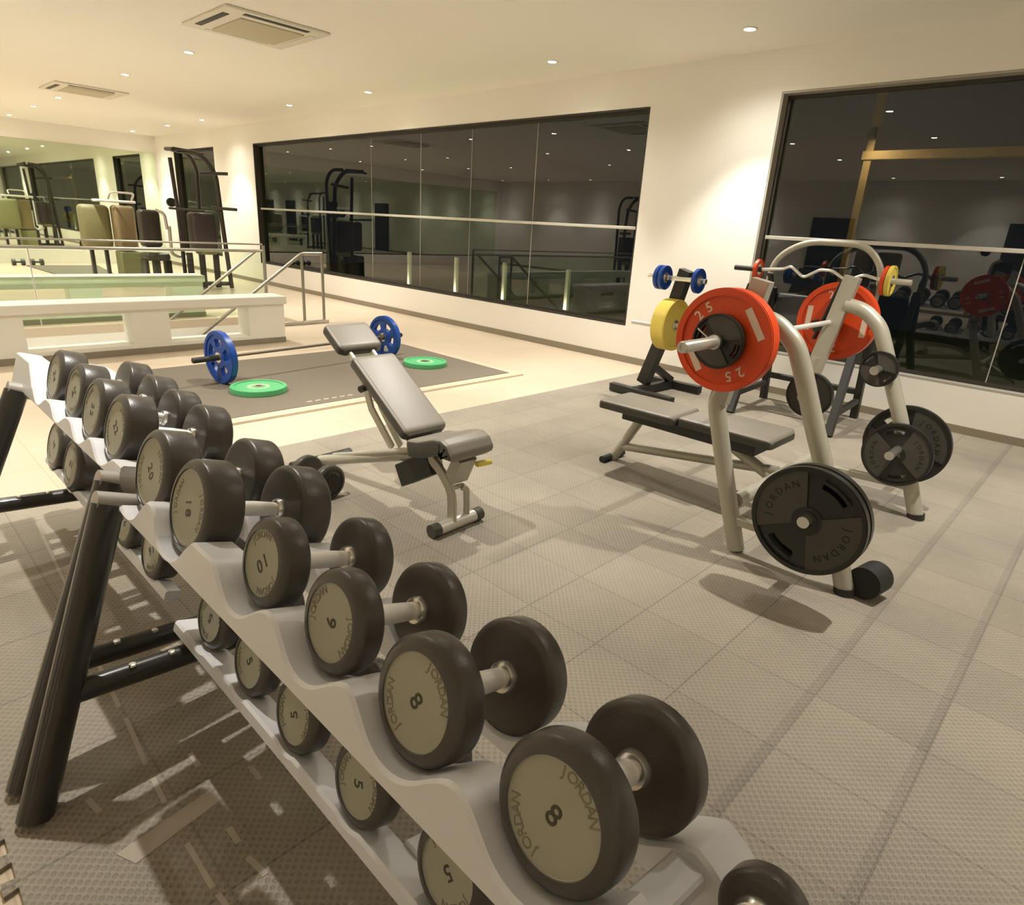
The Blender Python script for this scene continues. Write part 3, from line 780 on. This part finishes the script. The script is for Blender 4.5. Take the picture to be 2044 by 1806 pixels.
# dumbbell lying behind the bench
db = dumbbell('black dumbbell lying on the rubber floor behind the adjustable bench', .094, .05, .15, '12', None, 0)
put(db, (1.60, 2.92, .095), rz=PI/2+.08)
for h_ in kids(db):
    for e_ in kids(h_): e_.data.materials[0] = MATS['rubber_dark']


# =================================================================== bench press station
XN, XF = 2.80, 4.00
t = thing('bench_press_rack', 'silver bench press station with flat grey bench and plate horns', 'bench press', (3.4, 1.2, 0)); of = (3.4, 1.2, 0)
for X in (XN, XF):
    lg = MB().tube(fillet([(X, 1.085, .004), (X, 1.20, .34), (X, 1.315, .70), (X, 1.285, .80)], .08), .042, seg=18, ry=.036).build('upright_leg', 'press_paint', t, off=of)
    MB().bar([(X, 1.30, .70), (X, 1.245, 1.00), (X, 1.195, 1.27)], .085, .06, up=Vector((0, 1, 0))).build('upright_post', 'press_paint', t, smooth=0, off=of)
    MB().bar([(X, 1.335, .90), (X, 1.245, 1.25)], .012, .05, up=Vector((0, 1, 0))).build('hook_strip', 'black_satin', t, smooth=0, off=of)
    MB().bar([(X, 1.29, .97), (X, 1.335, .955), (X, 1.35, 1.01)], .03, .05, up=Vector((0, 0, 1))).build('bar_hook', 'black_satin', t, smooth=0, off=of)
    MB().tube(fillet([(X, 1.20, 1.115), (X, 1.10, 1.10), (X, 1.00, 1.02), (X, .93, .87), (X, .855, .69), (X, .785, .54), (X, .58, .004)], .05), .040, seg=18).build('curved_tube', 'press_paint', t, off=of)
    MB().tube([(X, .58, -.0), (X, .585, .03)], .045, seg=18).build('foot_cap', 'black_satin', t, off=of)
    MB().bar([(X, .66, .17), (X, 1.13, .15)], .04, .04).build('lower_brace', 'press_paint', t, smooth=0, off=of)
for s in (0,):
    MB().tube([(XN+.03, 1.14, .24), (XF-.03, 1.14, .24)], .033, seg=16).build('front_crossbar', 'press_paint', t, off=of)
MB().tube([(3.39, 1.17, .25), (3.39, 2.17, .11)], .026, seg=14).build('spine_tube', 'press_paint', t, off=of)
MB().tube([(3.39, 1.55, .36), (3.39, .81, .03), ], .032, seg=14).build('diagonal_brace', 'press_paint', t, off=of)
MB().tube([(3.39, 2.04, .37), (3.39, 2.245, .01)], .030, seg=14).build('bench_leg', 'press_paint', t, off=of)
MB().tube([(3.27, 2.25, .022), (3.51, 2.25, .022)], .022, seg=12).build('bench_foot', 'black_satin', t, off=of)
pad([(1.155, .470), (1.70, .468)], .36, .055, 'bench_pad', t, of, 3.34)
pad([(1.705, .468), (2.225, .462)], .34, .055, 'bench_pad', t, of, 3.29)
MB().bar([(3.32, 1.24, .385), (3.32, 2.08, .385)], .06, .26, up=Vector((0, 0, 1))).build('pad_board', 'black_satin', t, smooth=0, off=of)
# pegs (horns)
for nmn, (x0, x1, yy, zz) in (('n', (2.48, 2.80, .72, .385)), ('n2', (2.82, 2.98, .935, .80)), ('f', (3.76, 4.28, .742, .38)), ('f2', (3.84, 4.0, .935, .80))):
    MB().tube([(x0, yy, zz), (x1, yy, zz)], .024, seg=18).build('plate_peg', 'chrome', t, off=of)
MB().tube([(2.80, .52, .075), (2.92, .50, .075)], .07, seg=24).build('transport_wheel', 'black_dark', t, off=of)

G_P = 'black plates stored on the bench press'
pb = plate_black('weight_plate', 'large black weight plate low on the near side, outermost of its pair', .225, .036, G_P, 118)
put(pb, (2.535, .72, .378))
q = dup(pb, 'large black plate low on the near side, behind the outermost one', G_P); put(q, (2.585, .72, .378), spin=.3)
q = dup(pb, 'large black plate on the far leg of the bench press, behind the tube', G_P); put(q, (4.10, .742, .378), spin=-1.1)
pm = plate_black('weight_plate', 'medium black plate on the far leg, in front of the large one', .178, .034, G_P, 75); put(pm, (3.93, .742, .352))
psm = plate_black('weight_plate', 'small black plate on the upper peg of the far curved tube', .098, .032, G_P, 40); put(psm, (3.93, .935, .800))
q = dup(psm, 'small black plate half hidden behind the near curved tube', G_P); put(q, (2.90, .935, .800), spin=.5)

BY, BZ = 1.262, 1.008
bar = thing('barbell', 'chrome barbell resting on the bench press hooks with red plates', 'barbell', (3.4, BY, BZ))
MB().lathe([(-.66, .014), (.66, .014)], seg=18).build('shaft', 'knurl', bar)
for s in (-1, 1):
    MB().lathe([(s*.655, .038), (s*.67, .038)], seg=24).build('collar', 'chrome', bar)
    MB().lathe([(s*.671, .0248), (s*1.09, .0248), (s*1.095, .021), (s*1.095, .012), (s*1.09, .010)], seg=24).build('sleeve', 'rail_metal', bar)
pr_ = plate_color('weight_plate', 'red weight plate marked 25 on the near end of the racked barbell', .225, .075, 'plate_red', 'red plates on the racked barbell'); put(pr_, (2.68, BY, BZ), spin=0)
q = dup(pr_, 'red weight plate on the far end of the racked barbell by the window'); put(q, (4.11, BY, BZ), spin=.6)
pk = plate_black('weight_plate', 'small black plate pressed against the near red plate', .118, .035, 'small black plates on the racked barbell', 20); put(pk, (2.615, BY, BZ))
cl = thing('spring_collar', 'chrome spring clip on the near sleeve of the racked barbell', 'collar', (2.58, BY, BZ)); 
MB().lathe([(-.014, .026), (-.014, .032), (.008, .032), (.008, .026)], seg=24).build('coil', 'chrome', cl)
MB().tube([(-.004, .03, .012), (-.004, .085, .045)], .004, seg=8).build('arm', 'chrome', cl)

# =================================================================== plate tree
t = thing('plate_tree', 'black plate storage tree standing by the white wall pillar', 'weight rack', (5.15, 3.0, 0)); of = (5.15, 3.0, 0)
TX, TY = 5.15, 2.93
MB().bar([(5.20, 3.20, .10), (5.17, 3.02, .62), (5.15, 2.88, 1.16)], .09, .11, up=Vector((1, 0, 0))).build('post', 'black_satin', t, smooth=0, off=of)
MB().bar([(4.97, 2.74, .045), (5.00, 3.42, .045)], .07, .07).build('base_bar', 'black_satin', t, smooth=0, off=of)
MB().bar([(5.00, 3.16, .05), (5.62, 3.13, .05)], .07, .07).build('base_beam', 'black_satin', t, smooth=0, off=of)
MB().bar([(5.62, 2.82, .045), (5.62, 3.44, .045)], .07, .07).build('base_bar', 'black_satin', t, smooth=0, off=of)
MB().bar([(5.16, 3.13, .30), (5.58, 3.13, .09)], .06, .06).build('brace', 'black_satin', t, smooth=0, off=of)
for (ya, yb, zz) in ((2.66, 3.22, 1.085), (2.70, 3.06, .69)):
    MB().tube([(5.10, ya, zz), (5.10, yb, zz)], .022, seg=16).build('plate_peg', 'chrome', t, off=of)
GS = 'coloured plates on the black plate tree'
pbl = plate_color('weight_plate', 'small blue plate on the left side of the plate tree top', .103, .035, 'plate_blue', GS, False, None); put(pbl, (5.08, 3.09, 1.085), rz=PI/2)
q = dup(pbl, 'small blue plate on the right side of the plate tree top', GS); put(q, (5.10, 2.73, 1.085), rz=PI/2)
q = dup(pbl, 'second small blue plate, just behind the left one on the tree top', GS); put(q, (5.08, 3.045, 1.085), rz=PI/2)
py_ = plate_color('weight_plate', 'yellow weight plate on the plate tree, half behind the red plate', .225, .13, 'plate_yellow', GS, False, None); put(py_, (5.10, 2.94, .69), rz=PI/2)
MB().tube([(5.30, 3.0, .63), (5.30, 3.47, .63)], .020, seg=16).build('plate_peg', 'rail_metal', t, off=of)

# =================================================================== curl bar rack under the window
t = thing('curl_bar_rack', 'black curl station with grey arched tube in front of the right window', 'weight rack', (5.8, 1.95, 0)); of = (5.8, 1.95, 0)
AX = 5.78
MB().tube(fillet([(AX, 2.42, 1.02), (AX, 2.40, 1.30), (AX, 2.16, 1.455), (AX, 1.68, 1.455), (AX, 1.52, 1.28), (AX, 1.53, 1.02)], .14), .026, seg=14).build('arched_tube', 'press_paint', t, off=of)
for yy in (2.38, 1.55):
    MB().bar([(6.08, yy, .0), (6.02, yy, .55), (AX+.03, yy, 1.05)], .06, .06, up=Vector((0, 1, 0))).build('rear_leg', 'black_satin', t, smooth=0, off=of)
    MB().bar([(5.25, yy-.06, .0), (5.62, yy, .60), (AX, yy, 1.05)], .06, .06, up=Vector((0, 1, 0))).build('front_leg', 'black_satin', t, smooth=0, off=of)
    MB().bar([(5.36, yy-.04, .16), (6.06, yy, .16)], .045, .045, up=Vector((0, 1, 0))).build('side_bar', 'black_satin', t, smooth=0, off=of)
    MB().bar([(AX-.02, yy, 1.02), (AX-.05, yy, 1.14), (AX-.09, yy, 1.17)], .04, .03, up=Vector((0, 1, 0))).build('bar_hook', 'black_satin', t, smooth=0, off=of)
MB().bar([(6.05, 1.58, .24), (6.05, 2.35, .24)], .05, .05).build('cross_bar', 'black_satin', t, smooth=0, off=of)
MB().bar([(5.62, 1.58, .62), (5.62, 2.35, .62)], .05, .05).build('cross_bar', 'black_satin', t, smooth=0, off=of)
MB().rbox((0, 0, 0), (.06, .74, .40), .02, T=Matrix.Translation((5.80, 1.965, .82)) @ Matrix.Rotation(.35, 4, 'Y')).build('arm_pad', 'black_satin', t, off=of)
ez = thing('curl_barbell', 'silver cambered curl bar with small red and yellow plates', 'barbell', (5.70, 1.97, 1.20)); ofe = (5.70, 1.97, 1.20)
zz = 1.20; X0 = 5.68
pts = [(X0, 2.46, zz), (X0, 2.26, zz+.02), (X0-.01, 2.20, zz+.05), (X0-.01, 2.08, zz-.035), (X0-.01, 1.96, zz+.04), (X0-.01, 1.86, zz+.04), (X0-.01, 1.74, zz-.03), (X0-.01, 1.62, zz+.03), (X0, 1.50, zz)]
MB().tube(fillet(pts, .03, 4), .0135, seg=12).build('shaft', 'chrome', ez, off=ofe)
MB().tube([(X0, 2.45, zz), (X0, 2.70, zz)], .022, seg=14).build('sleeve', 'black_satin', ez, off=ofe)
MB().tube([(X0, 1.51, zz), (X0, 1.28, zz)], .022, seg=14).build('sleeve', 'rail_metal', ez, off=ofe)
GE = 'small plates on the curl bar'
pe = plate_color('weight_plate', 'small red plate on the left end of the curl bar', .085, .03, 'plate_red', GE, False, None); put(pe, (X0, 2.485, zz), rz=PI/2)
q = dup(pe, 'small red plate on the right end of the curl bar', GE); put(q, (X0, 1.46, zz), rz=PI/2); q.scale = (1, 1.3, 1.3)
pe = plate_color('weight_plate', 'yellow plate on the right end of the curl bar by the window', .115, .03, 'plate_yellow', GE, False, None); put(pe, (X0, 1.425, zz), rz=PI/2)

# =================================================================== parapets, rails, glass
def parapet(Y, x1, label, h=.52, z0=-.01, Yd=.30):
    t = thing('parapet', label, 'low wall', (1.0, Y, 0)); of = (1.0, Y, 0)
    cap = MB().rbox(((x1-3)/2, Y+Yd/2, h-.045), (x1+3.04, Yd+.05, .09), .012).build('cap', 'white_panel', t, off=of)
    # body with openings
    ops = [(2.33, 3.17), (1.10, 1.98), (-.13, .75), (-1.36, -.48), (-2.6, -1.7)]
    mb = MB(); xs = x1-.01
    zb, zt = .085, .405
    mb.box((-2.98, Y, zt), (x1-.01, Y+Yd, h-.09)); mb.box((-2.98, Y, z0), (x1-.01, Y+Yd, zb))
    for (a, b) in ops: mb.box((b, Y, zb), (xs, Y+Yd, zt)); xs = a
    mb.box((-2.98, Y, zb), (xs, Y+Yd, zt))
    mb.build('pierced_body', 'white_panel', t, smooth=0, off=of)
    mb = MB(); mb.box((-2.98, Y-.012, z0), (x1-.01, Y-.001, .05)); mb.build('base_strip', 'baseboard', t, smooth=0, off=of)
parapet(7.15, 3.60, 'low white pierced wall along the near side of the stairwell')
parapet(9.45, 3.58, 'low white pierced wall along the far side of the stairwell', .55)

t = thing('stair_handrail', 'grey metal handrail with two posts on the near side of the stairs', 'handrail', (4.4, 8.25, 0)); of = (4.4, 8.25, 0)
MB().tube(fillet([(4.74, 8.25, .93), (4.44, 8.25, .93), (3.0, 8.25, -.085), (3.02, 8.25, -.16)], .05), .022, seg=12).build('sloping_rail', 'steel_rail', t, off=of)
for x in (4.44, 4.74): MB().tube([(x, 8.25, .0), (x, 8.25, .93)], .020, seg=12).build('post', 'steel_rail', t, off=of)
MB().bar([(3.62, 8.25, .012), (4.80, 8.25, .012)], .045, .05).build('base_bar', 'rail_metal', t, smooth=0, off=of)
t = thing('stair_handrail', 'grey metal handrail and guard rail on the far side of the stairs', 'handrail', (4.4, 9.3, 0)); of = (4.4, 9.3, 0)
MB().tube(fillet([(4.30, 9.3, .90), (3.02, 9.3, -.03), (3.06, 9.3, -.12)], .04), .022, seg=12).build('sloping_rail', 'steel_rail', t, off=of)
MB().tube([(4.41, 9.3, -.01), (4.41, 9.3, .97)], .024, seg=12).build('post', 'steel_rail', t, off=of)
MB().tube([(4.41, 9.3, .895), (-2.9, 9.3, .895)], .020, seg=12).build('guard_rail', 'steel_rail', t, off=of)
MB().tube([(4.41, 9.33, .985), (-2.9, 9.33, .985)], .012, seg=10).build('upper_rail', 'steel_rail', t, off=of)
for x in (1.6, -.9): MB().box((x, 9.295, .0), (x+.012, 9.305, .88)).build('glass_joint', 'rail_metal', t, smooth=0, off=of)
for i, (a, b) in enumerate(((1.62, 4.38), (-.87, 1.59), (-2.9, -.91))):
    MB().box((a, 9.296, .0), (b, 9.304, .87)).build('glass_panel', 'balustrade_glass', t, smooth=0, off=of)
# far floor mat
flat('exercise_mat', [(3.15, 15.8), (4.18, 15.8), (4.45, 18.1), (3.05, 18.1)], -.011, .006, 'mat_black', 'grey exercise mat on the far floor before the mirror', 'mat')
e = thing('weight_pair', 'pair of small grey weights lying by the mirror ledge', 'weights', (2.95, 18.3, 0))
for s in (0, .35): MB().lathe([(-.12, .07), (-.05, .07), (-.05, .02), (.05, .02), (.05, .07), (.12, .07)], seg=16, T=Matrix.Translation((s, 0, .06))).build('weight', 'rubber', e)

# =================================================================== machines at the far end
t = thing('cable_tower', 'tall black curved-frame pull-up machine near the long window', 'gym machine', (5.2, 12.8, 0)); of = (5.2, 12.8, 0)
F = 'machine_dark'
for nme, pts, r_ in (('main_upright', [(5.36, 12.75, .0), (5.30, 12.75, .9), (5.24, 12.75, 2.05), (5.02, 12.75, 2.34), (4.55, 12.75, 2.37)], .040),
                  ('inner_upright', [(5.05, 13.3, .0), (5.10, 13.3, 1.4), (5.12, 13.3, 2.15), (4.98, 13.3, 2.38), (4.7, 13.3, 2.40)], .035),
                  ('rear_upright', [(4.65, 13.1, .0), (4.64, 13.1, 1.4), (4.60, 13.1, 2.25)], .035),
                  ('top_beam', [(4.55, 12.75, 2.37), (4.62, 13.3, 2.40)], .035),
                  ('pull_bar', [(4.55, 12.60, 2.33), (4.75, 12.68, 2.36), (5.0, 12.6, 2.33)], .02),
                  ('lower_beam', [(4.65, 13.0, .08), (5.36, 12.8, .08)], .04),
                  ('high_peg', [(4.95, 12.72, 2.02), (5.40, 12.60, 2.05)], .028),
                  ('mid_peg', [(5.1, 12.72, 1.45), (5.52, 12.60, 1.44)], .028),
                  ('handle_bar', [(4.35, 12.7, 1.40), (4.95, 12.7, 1.38)], .02)):
    MB().tube(fillet(pts, .15) if len(pts) > 2 else pts, r_, seg=12).build(nme, F, t, off=of)
MB().rbox((4.98, 12.95, 1.02), (.42, .34, .66), .05).build('weight_shroud', 'shroud', t, off=of)
MB().rbox((5.02, 12.95, .70), (.30, .30, .18), .03).build('lower_housing', 'olive', t, off=of)
for x in (4.70, 4.92, 5.18): MB().rbox((x, 12.93, .32), (.09, .09, .64), .01).build('leg', 'machine_dark', t, off=of)

t = thing('leg_machine', 'dark seated leg machine with pale curved arms beside the black tower', 'gym machine', (4.4, 13.6, 0)); of = (4.4, 13.6, 0)
MB().rbox((4.28, 13.6, 1.02), (.34, .30, .66), .07).build('back_pad', 'machine_dark', t, off=of)
MB().tube(fillet([(4.36, 13.42, 1.36), (4.50, 13.40, 1.30), (4.52, 13.40, 1.02)], .1), .028, seg=10).build('pale_arm', 'rail_metal', t, off=of)
MB().tube(fillet([(4.56, 13.40, 1.08), (4.55, 13.40, .58), (4.70, 13.40, .52), (4.80, 13.40, .60)], .1), .030, seg=10).build('pale_yoke', 'rail_metal', t, off=of)
MB().rbox((4.32, 13.6, .52), (.42, .42, .14), .05).build('seat', 'rubber', t, off=of)
for x in (4.12, 4.32, 4.52): MB().rbox((x, 13.6, .23), (.06, .30, .46), .01).build('leg', 'machine_dark', t, off=of)
MB().lathe([(-.03, .0), (-.03, .08), (.03, .08), (.03, 0)], seg=18, axis='Y', T=Matrix.Translation((4.66, 13.45, 1.50))).build('pulley', 'black_satin', t, off=of)

t = thing('treadmill', 'olive and brown treadmill-like machine in front of the mirror', 'gym machine', (4.2, 14.5, 0)); of = (4.2, 14.5, 0)
MB().rbox((4.14, 14.6, .98), (.34, .40, .82), .06).build('console_housing', 'tan_leather', t, off=of)
MB().rbox((3.72, 14.9, .98), (.52, .30, .80), .09).build('front_cover', 'olive', t, off=of)
MB().rbox((4.05, 14.7, 1.46), (.70, .25, .05), .02).build('top_shelf', 'white_panel', t, off=of)
mb = MB(); mb.rbox((4.15, 14.6, .28), (.36, .40, .54), .03); mb.build('base', 'olive', t, off=of)
for x in (3.6, 3.85): MB().rbox((x, 14.9, .29), (.06, .10, .58), .01).build('leg', 'machine_dark', t, off=of)
MB().tube(fillet([(3.9, 14.5, 1.50), (3.9, 14.3, 1.62), (4.3, 14.3, 1.62), (4.3, 14.5, 1.50)], .08), .018, seg=8).build('hand_rail', 'rail_metal', t, off=of)

for i in range(5):
    x = 4.42+i*.145; lab = ['leftmost', 'second from the left', 'middle', 'second from the right', 'rightmost'][i]
    mb = MB().lathe([(0, .022), (.05, .034), (.12, .034), (.17, .020), (.20, .026), (.205, 0)], axis='Z', seg=14)
    o = tag(mb.build('exercise_club', 'machine_dark', loc=(x, Y_F-.09, .301)), 'small dark upright club on the mirror ledge, %s of five' % lab, 'exercise club', 'clubs on the mirror ledge')

# machine copies added on the unseen side, only for the long window to reflect
tower = bpy.data.objects['cable_tower']; legm = bpy.data.objects['leg_machine']; trd = bpy.data.objects['treadmill']
for src, loc, rz, lab in ((tower, (-2.4, 10.6, 0), .3, 'dark tower machine copy added across the room for the window reflection'),
                          (legm, (-3.2, 8.6, 0), 1.4, 'dark seated machine copy added across the room, left in the window reflection'),
                          (trd, (-3.6, 4.9, 0), 1.6, 'boxy machine copy added across the room, middle of the window reflection'),
                          (legm, (-3.4, 2.3, 0), 1.2, 'dark seated machine copy added across the room, right in the window reflection')):
    q = dup(src, lab, 'machine copies added across the room for reflections'); q.location = loc; q.rotation_euler = (0, 0, rz)
